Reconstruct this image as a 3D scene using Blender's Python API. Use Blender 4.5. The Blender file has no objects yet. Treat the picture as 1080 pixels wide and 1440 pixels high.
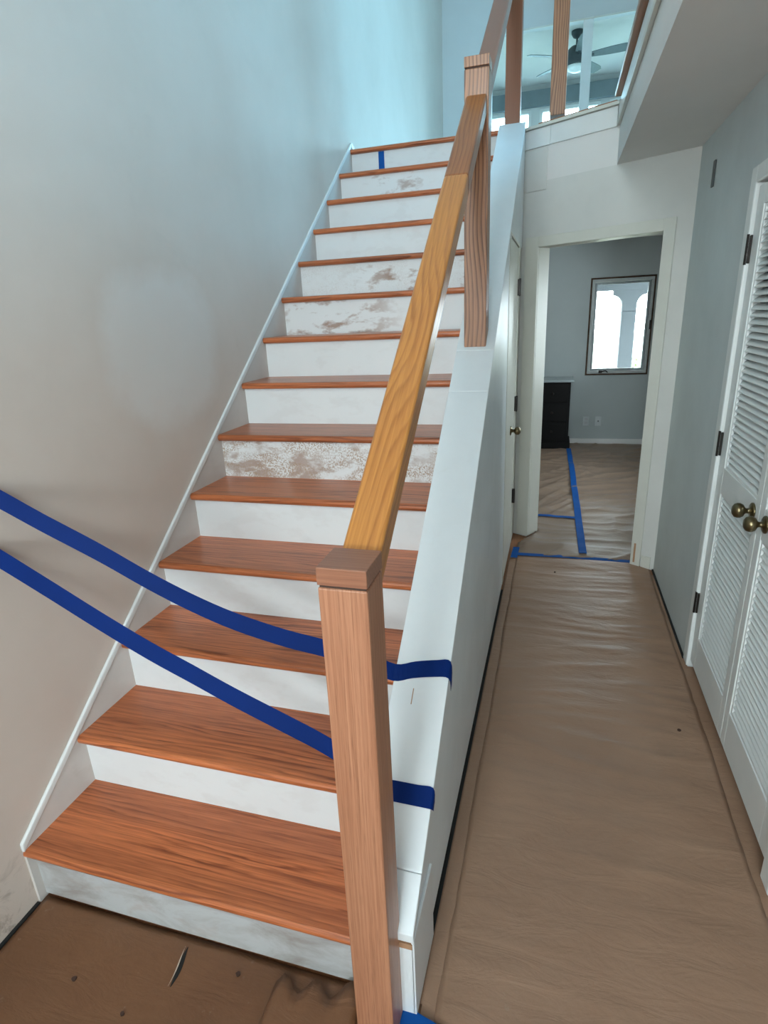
import bpy, bmesh, math, random
from mathutils import Vector, Matrix, noise
random.seed(7)
scn = bpy.context.scene
COL = scn.collection

# ------------------------------------------------------------------ camera
cam_d = bpy.data.cameras.new('camera'); cam = bpy.data.objects.new('camera', cam_d); COL.objects.link(cam)
cam_d.sensor_fit = 'VERTICAL'; cam_d.sensor_height = 36.0; cam_d.sensor_width = 27.0
cam_d.lens = 808.264 / 1440.0 * 36.0
cam_d.clip_start = 0.02
_a, _b, _c = 0.2962, -0.3290, 0.0472
RM = Matrix.Rotation(_a, 3, 'Z') @ Matrix.Rotation(_b, 3, 'X') @ Matrix.Rotation(_c, 3, 'Y')
_r, _f, _u = RM.col[0], RM.col[1], RM.col[2]
cam.matrix_world = Matrix(((_r.x, _u.x, -_f.x, 1.4078), (_r.y, _u.y, -_f.y, -0.8902), (_r.z, _u.z, -_f.z, 1.6117), (0, 0, 0, 1)))
scn.camera = cam

# ------------------------------------------------------------------ daylight (overcast sky) and exposure
world = bpy.data.worlds.new('overcast_sky'); scn.world = world; world.use_nodes = True
wbg = world.node_tree.nodes['Background']
wbg.inputs['Color'].default_value = (0.87, 0.95, 1.0, 1.0)
wbg.inputs['Strength'].default_value = 12.5
vs = scn.view_settings
vs.view_transform = 'Standard'; vs.look = 'None'; vs.gamma = 1.0; vs.use_curve_mapping = False
vs.exposure = 1.42

# window and door openings: (name, centre, normal direction pointing indoors, width, height)
OPENINGS = [
    ('front_door', (1.28, -3.46, 1.65), (0, 1, 0), 1.35, .9),
    ('front_upper', (0.85, -3.46, 3.5), (0, 1, 0), 1.1, 1.2),
    ('living_room', (3.46, -2.65, 1.55), (-1, 0, 0), .7, 1.1),  # unseen window, added to light the left wall and stairs from the side
    ('east_b', (3.46, .9, 4.0), (-1, 0, 0), .8, 1.2),
    ('east_c', (3.46, 3.9, 4.0), (-1, 0, 0), 1.4, 1.2),
    ('bedroom', (2.08, 6.66, 1.37), (0, -1, 0), 0.62, 1.0),
    ('bedroom_side', (3.36, 4.6, 1.5), (-1, 0, 0), .9, .9),  # unseen window, added to brighten the bedroom
    ('far_a', (0.3, 10.16, 4.0), (0, -1, 0), 1.1, 1.2),
    ('far_b', (1.4, 10.16, 4.0), (0, -1, 0), 1.0, 1.2),
    ('far_c', (2.65, 10.16, 4.0), (0, -1, 0), 1.3, 1.2),
]
for nm, ce, nn, w, h in OPENINGS:      # portals: they add no light, they only guide sampling of the sky
    ld = bpy.data.lights.new('portal_' + nm, 'AREA'); ld.shape = 'RECTANGLE'; ld.size = w; ld.size_y = h
    ld.cycles.is_portal = True
    lo = bpy.data.objects.new('portal_' + nm, ld); COL.objects.link(lo)
    z = -Vector(nn); x = Vector((0, 0, 1)).cross(z).normalized(); y = z.cross(x)
    lo.matrix_world = Matrix(((x.x, y.x, z.x, ce[0]), (x.y, y.y, z.y, ce[1]), (x.z, y.z, z.z, ce[2]), (0, 0, 0, 1)))

# ------------------------------------------------------------------ constants of the place
RISE, RUN, OVER = 0.19, 0.25465, 0.027
SLOPE = RISE / RUN
CAPO = 0.30                     # knee wall cap: z = SLOPE*y + CAPO
X_STAIR = 1.01                  # right end of the treads
X_KNEE = 1.157                  # hall face of the knee wall
X_HALL = 2.06                   # right wall of the hall
X_SLAB = 1.675                  # edge of the upper gallery
Z_UP, Z_CEIL, Z_TOP = 2.66, 2.35, 4.93
WA = Vector((1.182, 3.282)); WD = Vector((0.867, -0.498)).normalized(); WN = Vector((WD.y, -WD.x))   # angled end wall, WN looks to the hall

# ------------------------------------------------------------------ mesh helpers
class MB:
    def __init__(s): s.bm = bmesh.new()
    def hexa(s, pts):
        v = [s.bm.verts.new(p) for p in pts]
        for f in ((0, 3, 2, 1), (4, 5, 6, 7), (0, 1, 5, 4), (1, 2, 6, 5), (2, 3, 7, 6), (3, 0, 4, 7)): s.bm.faces.new([v[i] for i in f])
        return s
    def box(s, x0, x1, y0, y1, z0, z1):
        return s.hexa([(x0, y0, z0), (x1, y0, z0), (x1, y1, z0), (x0, y1, z0), (x0, y0, z1), (x1, y0, z1), (x1, y1, z1), (x0, y1, z1)])
    def wbox(s, u0, u1, d0, d1, z0, z1):     # box in the frame of the angled wall
        q = [WA + WD * u + WN * d for u, d in ((u0, d0), (u0, d1), (u1, d1), (u1, d0))]
        return s.hexa([(p.x, p.y, z0) for p in q] + [(p.x, p.y, z1) for p in q])
    def prism(s, poly, axis, a, b):          # poly: 2D points, extruded along axis 0/1/2 from a to b
        def P(p, t):
            return ((t, p[0], p[1]), (p[0], t, p[1]), (p[0], p[1], t))[axis]
        v0 = [s.bm.verts.new(P(p, a)) for p in poly]; v1 = [s.bm.verts.new(P(p, b)) for p in poly]
        n = len(poly)
        s.bm.faces.new(v0); s.bm.faces.new(list(reversed(v1)))
        for i in range(n): s.bm.faces.new((v0[i], v0[(i + 1) % n], v1[(i + 1) % n], v1[i]))
        return s
    def lathe(s, prof, M=Matrix(), seg=20):  # prof: (r, h) along local z
        rings = []
        for r, h in prof:
            rings.append([s.bm.verts.new(M @ Vector((max(r, 1e-4) * math.cos(2 * math.pi * k / seg), max(r, 1e-4) * math.sin(2 * math.pi * k / seg), h))) for k in range(seg)])
        for i in range(len(rings) - 1):
            for k in range(seg): s.bm.faces.new((rings[i][k], rings[i][(k + 1) % seg], rings[i + 1][(k + 1) % seg], rings[i + 1][k]))
        s.bm.faces.new(list(reversed(rings[0]))); s.bm.faces.new(rings[-1])
        return s
    def tube(s, pts, r, seg=8):
        rings = []
        for i, p in enumerate(pts):
            p = Vector(p); t = (Vector(pts[min(i + 1, len(pts) - 1)]) - Vector(pts[max(i - 1, 0)])).normalized()
            a = t.orthogonal().normalized(); b = t.cross(a)
            rr = r[i] if isinstance(r, (list, tuple)) else r
            rings.append([s.bm.verts.new(p + a * rr * math.cos(2 * math.pi * k / seg) + b * rr * math.sin(2 * math.pi * k / seg)) for k in range(seg)])
        for i in range(len(rings) - 1):
            for k in range(seg): s.bm.faces.new((rings[i][k], rings[i][(k + 1) % seg], rings[i + 1][(k + 1) % seg], rings[i + 1][k]))
        s.bm.faces.new(list(reversed(rings[0]))); s.bm.faces.new(rings[-1])
        return s
    def ribbon(s, cl, wd, nrm, th=0.0007):   # closed thin strip: centre line, half-width vectors, normals
        rows = []
        for p, w, n in zip(cl, wd, nrm):
            p, w, n = Vector(p), Vector(w), Vector(n).normalized() * th * .5
            rows.append([s.bm.verts.new(q) for q in (p - w - n, p + w - n, p + w + n, p - w + n)])
        for a, b in zip(rows, rows[1:]):
            for k in range(4): s.bm.faces.new((a[k], a[(k + 1) % 4], b[(k + 1) % 4], b[k]))
        s.bm.faces.new(list(reversed(rows[0]))); s.bm.faces.new(rows[-1])
        return s
    def mesh(s, name, smooth=False):
        bmesh.ops.recalc_face_normals(s.bm, faces=s.bm.faces)
        me = bpy.data.meshes.new(name); s.bm.to_mesh(me); s.bm.free()
        if smooth:
            for p in me.polygons: p.use_smooth = True
        return me
    def build(s, name, mat, parent=None, bevel=0, smooth=False, M=None, seg=2, auto=False):
        me = s.mesh(name, smooth); me.materials.append(mat)
        o = bpy.data.objects.new(name, me); COL.objects.link(o)
        if M is not None: o.matrix_world = M
        if parent is not None: o.parent = parent
        if bevel:
            m = o.modifiers.new('bevel', 'BEVEL'); m.width = bevel; m.segments = seg; m.limit_method = 'ANGLE'; m.angle_limit = math.radians(40); m.harden_normals = False
        return o

def tag(o, label=None, cat=None, group=None, kind=None):
    if label: o['label'] = label
    if cat: o['category'] = cat
    if group: o['group'] = group
    if kind: o['kind'] = kind
    return o
def empty(name, loc=(0, 0, 0)):
    o = bpy.data.objects.new(name, None); o.location = loc; o.empty_display_size = .1; COL.objects.link(o); return o
def rel(loc): return Matrix.Translation(-Vector(loc))
def struct(name, mb, mat, label, cat, **k): return tag(mb.build(name, mat, **k), label, cat, kind='structure')
def share(name, me, parent, M=None):
    o = bpy.data.objects.new(name, me); COL.objects.link(o); o.parent = parent
    if M is not None: o.matrix_local = M
    return o

# ------------------------------------------------------------------ materials
def rgb(r, g, b): return (r, g, b, 1)
class NT:
    def __init__(s, name, rough=.6, spec=.4):
        s.m = bpy.data.materials.new(name); s.m.use_nodes = True; s.t = s.m.node_tree
        s.b = s.t.nodes['Principled BSDF']; s.b.inputs['Roughness'].default_value = rough
        s.b.inputs['Specular IOR Level'].default_value = spec
        s.tc = s.n('ShaderNodeTexCoord')
    def n(s, typ, **kw):
        nd = s.t.nodes.new(typ)
        for k, v in kw.items(): setattr(nd, k, v)
        return nd
    def l(s, a, b): s.t.links.new(a, b)
    def val(s, sock, v):
        if hasattr(v, 'links') or hasattr(v, 'is_linked'): s.l(v, sock)
        else: sock.default_value = v
    def math(s, op, a, b=0.0, clamp=False):
        nd = s.n('ShaderNodeMath', operation=op, use_clamp=clamp); s.val(nd.inputs[0], a); s.val(nd.inputs[1], b); return nd.outputs[0]
    def map(s, vec, scale=(1, 1, 1), loc=(0, 0, 0), rot=(0, 0, 0)):
        nd = s.n('ShaderNodeMapping'); s.l(vec, nd.inputs['Vector']); nd.inputs['Scale'].default_value = scale; nd.inputs['Location'].default_value = loc; nd.inputs['Rotation'].default_value = rot; return nd.outputs[0]
    def noise(s, vec, scale, detail=3, rough=.5, dist=0):
        nd = s.n('ShaderNodeTexNoise'); s.l(vec, nd.inputs['Vector']); nd.inputs['Scale'].default_value = scale; nd.inputs['Detail'].default_value = detail; nd.inputs['Roughness'].default_value = rough; nd.inputs['Distortion'].default_value = dist; return nd.outputs['Fac']
    def ramp(s, fac, stops, interp='LINEAR'):
        nd = s.n('ShaderNodeValToRGB'); s.val(nd.inputs[0], fac); cr = nd.color_ramp; cr.interpolation = interp
        while len(cr.elements) < len(stops): cr.elements.new(.5)
        for e, (p, c) in zip(cr.elements, stops): e.position = p; e.color = c if hasattr(c, '__len__') else (c, c, c, 1)
        return nd.outputs[0]
    def mix(s, fac, a, b, mode='MIX'):
        nd = s.n('ShaderNodeMix', data_type='RGBA', blend_type=mode); s.val(nd.inputs['Factor'], fac); s.val(nd.inputs['A'], a); s.val(nd.inputs['B'], b); return nd.outputs['Result']
    def rng(s, v, a, b, c=0.0, d=1.0):
        nd = s.n('ShaderNodeMapRange'); s.val(nd.inputs[0], v)
        for i, q in enumerate((a, b, c, d)): nd.inputs[i + 1].default_value = q
        return nd.outputs[0]
    def xyz(s, vec):
        nd = s.n('ShaderNodeSeparateXYZ'); s.l(vec, nd.inputs[0]); return nd.outputs
    def bump(s, h, strength=.2, dist=.01):
        nd = s.n('ShaderNodeBump'); nd.inputs['Strength'].default_value = strength; nd.inputs['Distance'].default_value = dist; s.val(nd.inputs['Height'], h); s.l(nd.outputs[0], s.b.inputs['Normal']); return nd
    def color(s, c): s.val(s.b.inputs['Base Color'], c); return s

def paint(name, col, rough=.55, spec=.35, var=.05, dirt=0, dirtcol=rgb(.25, .19, .15), scale=6, bump=.04):
    k = NT(name, rough, spec); v = k.tc.outputs['Object']
    n1 = k.noise(v, scale, 4, .6); c = k.mix(k.rng(n1, .3, .7), col, rgb(*[max(0, q * (1 - var * 2)) for q in col[:3]]))
    if dirt:
        n2 = k.noise(v, scale * .9, 6, .68, 1.2); c = k.mix(k.rng(n2, .60, .75, 0, dirt), c, dirtcol)
    k.color(c); k.bump(k.noise(v, 90, 3), bump, .004); return k.m
def flat(name, col, rough=.5, metal=0, spec=.5):
    k = NT(name, rough, spec); v = k.tc.outputs['Object']
    k.color(k.mix(k.rng(k.noise(v, 25, 3), .3, .7), col, rgb(*[q * .9 for q in col[:3]]))); k.b.inputs['Metallic'].default_value = metal; return k.m

def oak(name, light, dark, axis, freq=16, distort=3.0, contrast=.7, pores=.5, rough=.32, stretch=.09, coat=.15, boards=0, wav=.3, fine=.35, faint=.25, jit=.15):
    """oak: growth rings as long bands along the grain axis, bent by low noise into cathedrals, and short dark pores"""
    k = NT(name, rough, .5)
    info = k.n('ShaderNodeObjectInfo'); comb = k.n('ShaderNodeCombineXYZ')
    for i, m in enumerate((7.3, 3.9, 5.1)): k.l(k.math('MULTIPLY', info.outputs['Random'], m), comb.inputs[i])
    add = k.n('ShaderNodeVectorMath', operation='ADD'); k.l(k.tc.outputs['Object'], add.inputs[0]); k.l(comb.outputs[0], add.inputs[1])
    v = add.outputs[0]; o = [i for i in range(3) if i != axis]
    tone = 0.0
    if boards:      # glued-up boards: each strip gets its own cut of grain and its own tone
        idx = k.math('FLOOR', k.math('MULTIPLY', k.xyz(v)[o[0]], boards))
        wn = k.n('ShaderNodeTexWhiteNoise', noise_dimensions='1D'); k.l(idx, wn.inputs['W']); tone = wn.outputs['Value']
        c2 = k.n('ShaderNodeCombineXYZ')
        for i in range(3): k.l(k.math('MULTIPLY', tone, 11.0 + 3 * i), c2.inputs[i])
        a2 = k.n('ShaderNodeVectorMath', operation='ADD'); k.l(v, a2.inputs[0]); k.l(c2.outputs[0], a2.inputs[1]); v = a2.outputs[0]
    sc = [1, 1, 1]; sc[axis] = stretch; vs_ = k.map(v, tuple(sc))
    s2 = [1, 1, 1]; s2[axis] = wav; vw = k.map(v, tuple(s2))
    x = k.xyz(v)
    big = k.noise(vw, 5, 1, .4); mid = k.noise(vs_, 26, 3, .55)
    rad = k.math('ADD', x[o[0]], k.math('MULTIPLY', x[o[1]], .85))
    ph = k.math('ADD', k.math('MULTIPLY', rad, freq), k.math('ADD', k.math('MULTIPLY', big, distort), k.math('MULTIPLY', mid, distort * jit)))
    fr = k.math('FRACT', ph)
    ring = k.ramp(fr, [(0, 0.0), (.45, .18), (.82, 1.0), (1.0, 0.03)])
    depth = k.rng(k.math('ADD', k.math('MULTIPLY', k.noise(vw, 9, 2), .4), k.math('MULTIPLY', k.noise(vs_, 34, 2), .6)), .38, .62, faint, 1.0)      # some rings faint, some bold
    ring = k.math('MULTIPLY', ring, depth)
    sp = [620, 620, 620]; sp[axis] = 14
    por = k.noise(k.map(v, tuple(sp)), 1.0, 2, .6); porm = k.rng(por, .50, .70, 0, pores)
    sf = [190, 190, 190]; sf[axis] = 2.2
    fin = k.rng(k.noise(k.map(v, tuple(sf)), 1.0, 3, .6), .35, .65, 0, fine)
    broad = k.noise(vs_, 3.0, 2)
    c = k.mix(k.math('MULTIPLY', ring, contrast, True), light, dark)
    c = k.mix(fin, c, dark)
    c = k.mix(k.math('MULTIPLY', porm, k.math('ADD', k.math('MULTIPLY', ring, .6), .3)), c, rgb(*[q * .55 for q in dark[:3]]))
    c = k.mix(k.rng(broad, .35, .65, 0, .25), c, dark)
    hs = k.n('ShaderNodeHueSaturation'); k.l(c, hs.inputs['Color'])
    vv = k.rng(info.outputs['Random'], 0, 1, .90, 1.1)
    if boards: vv = k.math('MULTIPLY', vv, k.rng(tone, 0, 1, .78, 1.16))
    k.l(vv, hs.inputs['Value']); k.color(hs.outputs[0])
    k.b.inputs['Coat Weight'].default_value = coat; k.b.inputs['Coat Roughness'].default_value = .22
    k.bump(k.math('SUBTRACT', 1.0, k.math('ADD', porm, k.math('MULTIPLY', ring, .3))), .10, .002)
    return k.m

OAK_TREAD = oak('oak_tread', rgb(.69, .205, .071), rgb(.18, .036, .009), 0, freq=44, distort=8, contrast=1.0, pores=.9, rough=.33, boards=10, wav=.16, fine=.5, faint=.0, jit=.38)
OAK_POST = oak('oak_post', rgb(.52, .245, .138), rgb(.30, .108, .052), 2, freq=130, distort=7.0, contrast=.5, pores=.9, rough=.42, wav=.15, fine=.6)
OAK_POST2 = oak('oak_post_bold', rgb(.54, .245, .118), rgb(.10, .032, .013), 2, freq=66, distort=6.5, contrast=1.0, pores=.6, rough=.42, wav=.38, faint=.75, fine=.25)
OAK_POST3 = oak('oak_post_smooth', rgb(.29, .11, .055), rgb(.22, .08, .04), 2, freq=90, distort=3.0, contrast=.5, pores=.25, rough=.45)
OAK_CAP = oak('oak_post_cap', rgb(.40, .17, .095), rgb(.24, .09, .05), 0, freq=90, distort=4, contrast=.5, pores=.7, rough=.38, fine=.5)
OAK_RAIL = oak('oak_rail_golden', rgb(.66, .285, .066), rgb(.33, .105, .02), 0, freq=55, distort=11, contrast=.8, pores=.6, rough=.36, wav=.3)
OAK_RAIL2 = oak('oak_rail_brown', rgb(.44, .17, .052), rgb(.21, .062, .018), 0, freq=60, distort=8, contrast=.8, pores=.6, rough=.36, wav=.3)
OAK_FLOOR = oak('oak_floor_boards', rgb(.40, .17, .075), rgb(.20, .075, .03), 1, freq=40, distort=5, contrast=.6, pores=.4, rough=.4)

def wall_left_mat():
    k = NT('wall_paint_beige', .6, .3); v = k.tc.outputs['Object']; x = k.xyz(v)
    base = k.mix(k.rng(k.noise(v, 1.7, 4, .6), .35, .65), rgb(.63, .525, .455), rgb(.59, .485, .415))
    # a rolled-on repair patch of paler primer, ragged edge
    dy = k.math('MULTIPLY', k.math('SUBTRACT', x[1], 1.04), 2.75); dz = k.math('MULTIPLY', k.math('SUBTRACT', x[2], 1.53), 3.3)
    d = k.math('ADD', k.math('POWER', k.math('ABSOLUTE', dy), 2.6), k.math('POWER', k.math('ABSOLUTE', dz), 2.6))
    d = k.math('ADD', d, k.math('MULTIPLY', k.noise(v, 7, 4, .6), .9))
    c = k.mix(k.rng(d, .90, 1.5, .55, 0), base, rgb(.69, .635, .59))
    c = k.mix(k.rng(k.noise(v, 3.1, 5, .65, .6), .62, .74, 0, .25), c, rgb(.52, .43, .37))
    # scuffs near the floor
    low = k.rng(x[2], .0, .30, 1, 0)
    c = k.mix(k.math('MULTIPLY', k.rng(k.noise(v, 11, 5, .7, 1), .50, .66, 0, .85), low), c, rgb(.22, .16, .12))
    k.color(c); k.bump(k.noise(v, 60, 4, .6), .06, .005); return k.m
WALL_L = wall_left_mat()
WALL_UP = paint('wall_paint_pale', rgb(.60, .60, .585), .6, .3, .03, scale=2)
WALL_END = paint('wall_paint_hall_end', rgb(.68, .66, .62), .6, .3, .05, .25, rgb(.45, .41, .36), 2.2)
WALL_HALL = paint('wall_paint_hall_grey', rgb(.62, .66, .655), .6, .3, .06, .22, rgb(.68, .69, .68), 2.5)
WALL_BED = paint('wall_paint_bedroom_blue_grey', rgb(.40, .435, .435), .65, .3, .04, scale=2)
CEIL = paint('ceiling_paint', rgb(.74, .71, .68), .8, .2, .02, scale=3, bump=.1)
WHITE = paint('white_trim_paint', rgb(.74, .74, .72), .4, .45, .03, .2, rgb(.55, .5, .44), 5)
CAPW = paint('white_cap_paint', rgb(.78, .80, .81), .36, .5, .02, .18, rgb(.62, .60, .57), 7)
KNEEW = paint('knee_wall_paint', rgb(.80, .84, .86), .4, .5, .05, .25, rgb(.52, .50, .47), 4)
CREAM = paint('cream_trim_paint', rgb(.66, .64, .57), .4, .45, .03, .2, rgb(.5, .45, .38), 5)
LOUVER = paint('louver_door_paint', rgb(.80, .81, .79), .4, .45, .03, scale=4)
SKIRT = paint('skirt_paint_beige', rgb(.62, .57, .53), .5, .4, .05, .3, rgb(.45, .38, .32), 5)
BARE = flat('bare_wood_edge', rgb(.44, .24, .13), .7)
BLACKGAP = flat('dark_gap', rgb(.012, .011, .010), .9)
DARKWOOD = flat('black_brown_dresser', rgb(.004, .0035, .0035), .6, 0, .2)
BRASS = flat('antique_brass', rgb(.20, .155, .085), .28, 1.0)
DARKMETAL = flat('dark_bronze_metal', rgb(.035, .028, .025), .4, .7)
GREYMETAL = flat('grey_metal', rgb(.10, .10, .10), .5, .4)
FAN = flat('fan_dark_grey', rgb(.045, .06, .065), .5)
BLADE = flat('fan_blade_grey', rgb(.16, .19, .20), .55)
FROST = flat('frosted_lamp_glass', rgb(.85, .9, .88), .4)
PLASTIC = flat('white_plastic', rgb(.50, .54, .54), .4)
ALU = flat('window_frame_grey', rgb(.42, .45, .45), .45)
RAW = paint('raw_window_opening', rgb(.13, .085, .06), .9, .1, .3, .5, rgb(.03, .025, .02), 14)
CONCRETE = paint('outside_column_darkened', rgb(.065, .075, .082), .7, .2, .05, scale=4)  # shade put into the colour so the pale column shows against bright sky
GROUND = paint('outside_ground', rgb(.16, .17, .13), .9, .1, .2, .5, rgb(.10, .15, .06), 2)
LEAF = flat('shrub_leaves', rgb(.10, .16, .05), .6)

def riser_mat(name, amount, cx, w, speck=0.0, grime=0.0, col=rgb(.72, .72, .715)):
    k = NT(name, .45, .4); v = k.tc.outputs['Object']; x = k.xyz(v)
    info = k.n('ShaderNodeObjectInfo'); comb = k.n('ShaderNodeCombineXYZ')
    for i, m in enumerate((3.3, 1.9, 8.1)): k.l(k.math('MULTIPLY', info.outputs['Random'], m), comb.inputs[i])
    add = k.n('ShaderNodeVectorMath', operation='ADD'); k.l(v, add.inputs[0]); k.l(comb.outputs[0], add.inputs[1]); rv = add.outputs[0]
    c = k.mix(k.rng(k.noise(rv, 5, 4, .6), .35, .7, 0, .12), col, rgb(.62, .60, .58))
    m = k.rng(k.math('ABSOLUTE', k.math('SUBTRACT', x[0], cx)), w * .4, w, 1, 0)
    n1 = k.noise(k.map(rv, (7, 7, 15)), 1.0, 3, .5, .5); n2 = k.noise(k.map(rv, (30, 30, 60)), 1.0, 4, .6)
    sm = k.rng(k.math('ADD', n1, k.math('MULTIPLY', k.math('SUBTRACT', n2, .5), .35)), .50, .64, 0, 1)
    c = k.mix(k.math('MULTIPLY', k.math('MULTIPLY', sm, m), amount), c, k.mix(k.noise(rv, 20, 2), rgb(.30, .17, .12), rgb(.42, .32, .27)))
    if speck:
        s = k.rng(k.noise(rv, 150, 3, .7), .47, .55, 0, 1); g = k.rng(k.noise(k.map(rv, (6, 6, 14)), 1.0, 4, .6, .6), .40, .56, 0, 1)
        c = k.mix(k.math('MULTIPLY', k.math('MULTIPLY', s, g), speck), c, rgb(.38, .26, .18))
    if grime:
        g = k.rng(k.noise(k.map(rv, (5, 5, 11)), 1.0, 5, .65, .5), .42, .66, 0, grime); c = k.mix(g, c, rgb(.30, .26, .235))
    k.color(c); k.bump(k.noise(v, 40, 4), .05, .004); return k.m

def kraft(name, c1, c2, blot=.3):
    k = NT(name, .42, .45); v = k.tc.outputs['Object']
    c = k.mix(k.rng(k.noise(v, 2.2, 5, .6, .4), .3, .7), c1, c2)
    c = k.mix(k.rng(k.noise(v, 300, 2, .6), .5, .7, 0, .12), c, rgb(*[q * .6 for q in c2[:3]]))
    c = k.mix(k.rng(k.noise(v, 26, 4, .7), .66, .78, 0, blot), c, rgb(.40, .33, .27))
    k.color(c)
    h = k.math('ADD', k.noise(k.map(v, (5, 16, 5)), 1.0, 4, .6, 1.2), k.math('MULTIPLY', k.noise(v, 45, 4, .6), .25))
    k.bump(h, .32, .012); return k.m
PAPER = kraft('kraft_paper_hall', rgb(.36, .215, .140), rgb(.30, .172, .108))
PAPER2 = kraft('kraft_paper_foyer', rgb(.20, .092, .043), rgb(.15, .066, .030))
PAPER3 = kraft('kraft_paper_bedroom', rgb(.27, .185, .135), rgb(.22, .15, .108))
def tape_mat(name, col):
    k = NT(name, .65, .12); v = k.tc.outputs['Object']
    k.color(k.mix(k.rng(k.noise(v, 8, 3), .3, .7), col, rgb(*[q * .85 for q in col[:3]]))); k.bump(k.noise(v, 500, 2), .08, .001); return k.m
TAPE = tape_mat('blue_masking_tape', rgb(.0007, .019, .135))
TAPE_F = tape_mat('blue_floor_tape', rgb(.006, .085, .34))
def glass_mat(name='window_pane', tint=(.93, .97, .97, 1)):
    m = bpy.data.materials.new(name); m.use_nodes = True; t = m.node_tree; t.nodes.clear()
    out = t.nodes.new('ShaderNodeOutputMaterial'); mx = t.nodes.new('ShaderNodeMixShader'); tr = t.nodes.new('ShaderNodeBsdfTransparent'); gl = t.nodes.new('ShaderNodeBsdfGlossy'); fr = t.nodes.new('ShaderNodeFresnel')
    gl.inputs['Roughness'].default_value = .02; tr.inputs['Color'].default_value = tint; fr.inputs['IOR'].default_value = 1.3
    t.links.new(fr.outputs[0], mx.inputs[0]); t.links.new(tr.outputs[0], mx.inputs[1]); t.links.new(gl.outputs[0], mx.inputs[2]); t.links.new(mx.outputs[0], out.inputs[0]); return m
GLASS = glass_mat(); GLASS_F = glass_mat('pale_wash_pane', (.66, .86, .93, 1)); GLASS_T = glass_mat('cyan_wash_pane', (.48, .76, .90, 1))  # blue tints added to the panes to wash the upstairs in cyan light

# ================================================================== THE SHELL
def wall_with_holes(axis, at, th, a0, a1, z0, z1, holes):
    """wall slab on plane axis=at (0: x, 1: y), running a0..a1, with rectangular holes (h0,h1,zz0,zz1)"""
    mb = MB(); holes = sorted(holes)
    def bx(p, q, zz0, zz1):
        if q - p < 1e-4 or zz1 - zz0 < 1e-4: return
        if axis == 0: mb.box(min(at, at + th), max(at, at + th), p, q, zz0, zz1)
        else: mb.box(p, q, min(at, at + th), max(at, at + th), zz0, zz1)
    c = a0
    for h0, h1, q0, q1 in holes:
        bx(c, h0, z0, z1); bx(h0, h1, z0, q0); bx(h0, h1, q1, z1); c = h1
    bx(c, a1, z0, z1); return mb

struct('floor', MB().box(-.15, 3.6, -3.6, 6.7, -.12, -.004), OAK_FLOOR, 'oak floor almost wholly covered by brown paper', 'floor')
struct('wall_left', MB().box(-.15, 0, -3.5, 6.8, 0, Z_TOP), WALL_L, 'tall beige stairwell wall with a pale repair patch', 'wall')
MB().box(.0005, .010, -3.38, .0, 0, .008).build('dark_base_gap', BLACKGAP, bpy.data.objects['wall_left'])
struct('ceiling', MB().box(-.7, 3.6, -3.6, 10.3, Z_TOP, Z_TOP + .12), CEIL, 'pale upper ceiling over stairwell and upstairs rooms', 'ceiling')
struct('wall_front', MB().box(-.15, .3, -3.54, -3.4, 0, Z_TOP).box(1.95, 3.54, -3.54, -3.4, 0, Z_TOP).box(.3, 1.95, -3.54, -3.4, 0, 1.2).box(.3, .6, -3.54, -3.4, 1.2, 2.1).box(.3, 1.95, -3.54, -3.4, 2.1, 2.9)
       .box(1.4, 1.95, -3.54, -3.4, 2.9, 4.1).box(.3, 1.95, -3.54, -3.4, 4.1, Z_TOP), WALL_UP, 'pale front wall behind the camera with glazed entrance and upper window', 'wall')
struct('wall_right_lower', wall_with_holes(0, 3.4, .14, -3.4, -1.1, 0, Z_CEIL, [(-3.0, -2.3, 1.0, 2.1)]).box(2.16, 3.4, -1.2, -1.1, 0, Z_CEIL), WALL_UP, 'pale walls of the side room off the foyer', 'wall')
struct('wall_right_upper', wall_with_holes(0, 3.4, .14, -3.5, 10.2, Z_CEIL, Z_TOP, [(.5, 1.3, 3.4, 4.6), (3.2, 4.6, 3.4, 4.6)]), WALL_UP, 'pale upstairs outer wall with two windows', 'wall')
struct('wall_right', wall_with_holes(0, X_HALL, .10, -1.2, 2.79, 0, Z_CEIL, [(.585, 1.695, -.01, 2.0)]), WALL_HALL, 'grey painted right wall of the hall around closet doors', 'wall')
gap = MB().box(X_HALL - .010, X_HALL - .0005, 1.76, 2.775, 0, .010).build('dark_base_gap', BLACKGAP, bpy.data.objects['wall_right'])
struct('wall_closet', MB().box(2.75, 2.85, -1.1, 2.7, 0, Z_CEIL).box(2.16, 2.75, .45, .55, 0, Z_CEIL).box(2.16, 2.75, 1.75, 1.85, 0, Z_CEIL), WALL_UP, 'closet walls behind the louvred doors', 'wall')
# angled end wall with the bedroom doorway (u along the wall)
UL, UR, ZD = .095, .866, 1.978
struct('wall_end', MB().wbox(-.13, UL - .02, -.12, 0, 0, Z_CEIL).wbox(UR + .02, 1.02, -.12, 0, 0, Z_CEIL).wbox(UL - .02, UR + .02, -.12, 0, ZD + .02, Z_CEIL),
       WALL_END, 'angled off-white end wall of the hall around bedroom doorway', 'wall')
# upper floor slab
pL = WA + WD * -.06; cu = (X_SLAB - WA.x) / WD.x; pR = WA + WD * cu
slab_poly = [(-.15, 3.345), (1.0, 3.345), (pL.x - .02, 3.345), (pL.x, pL.y), (pR.x, pR.y), (X_SLAB, -3.4), (3.4, -3.4), (3.4, 10.2), (-.6, 10.2), (-.6, 6.8), (-.15, 6.8)]
struct('ceiling_hall', MB().prism(slab_poly, 2, Z_CEIL, Z_UP), CEIL, 'plain grey hall ceiling under the upper gallery', 'ceiling')
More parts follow.
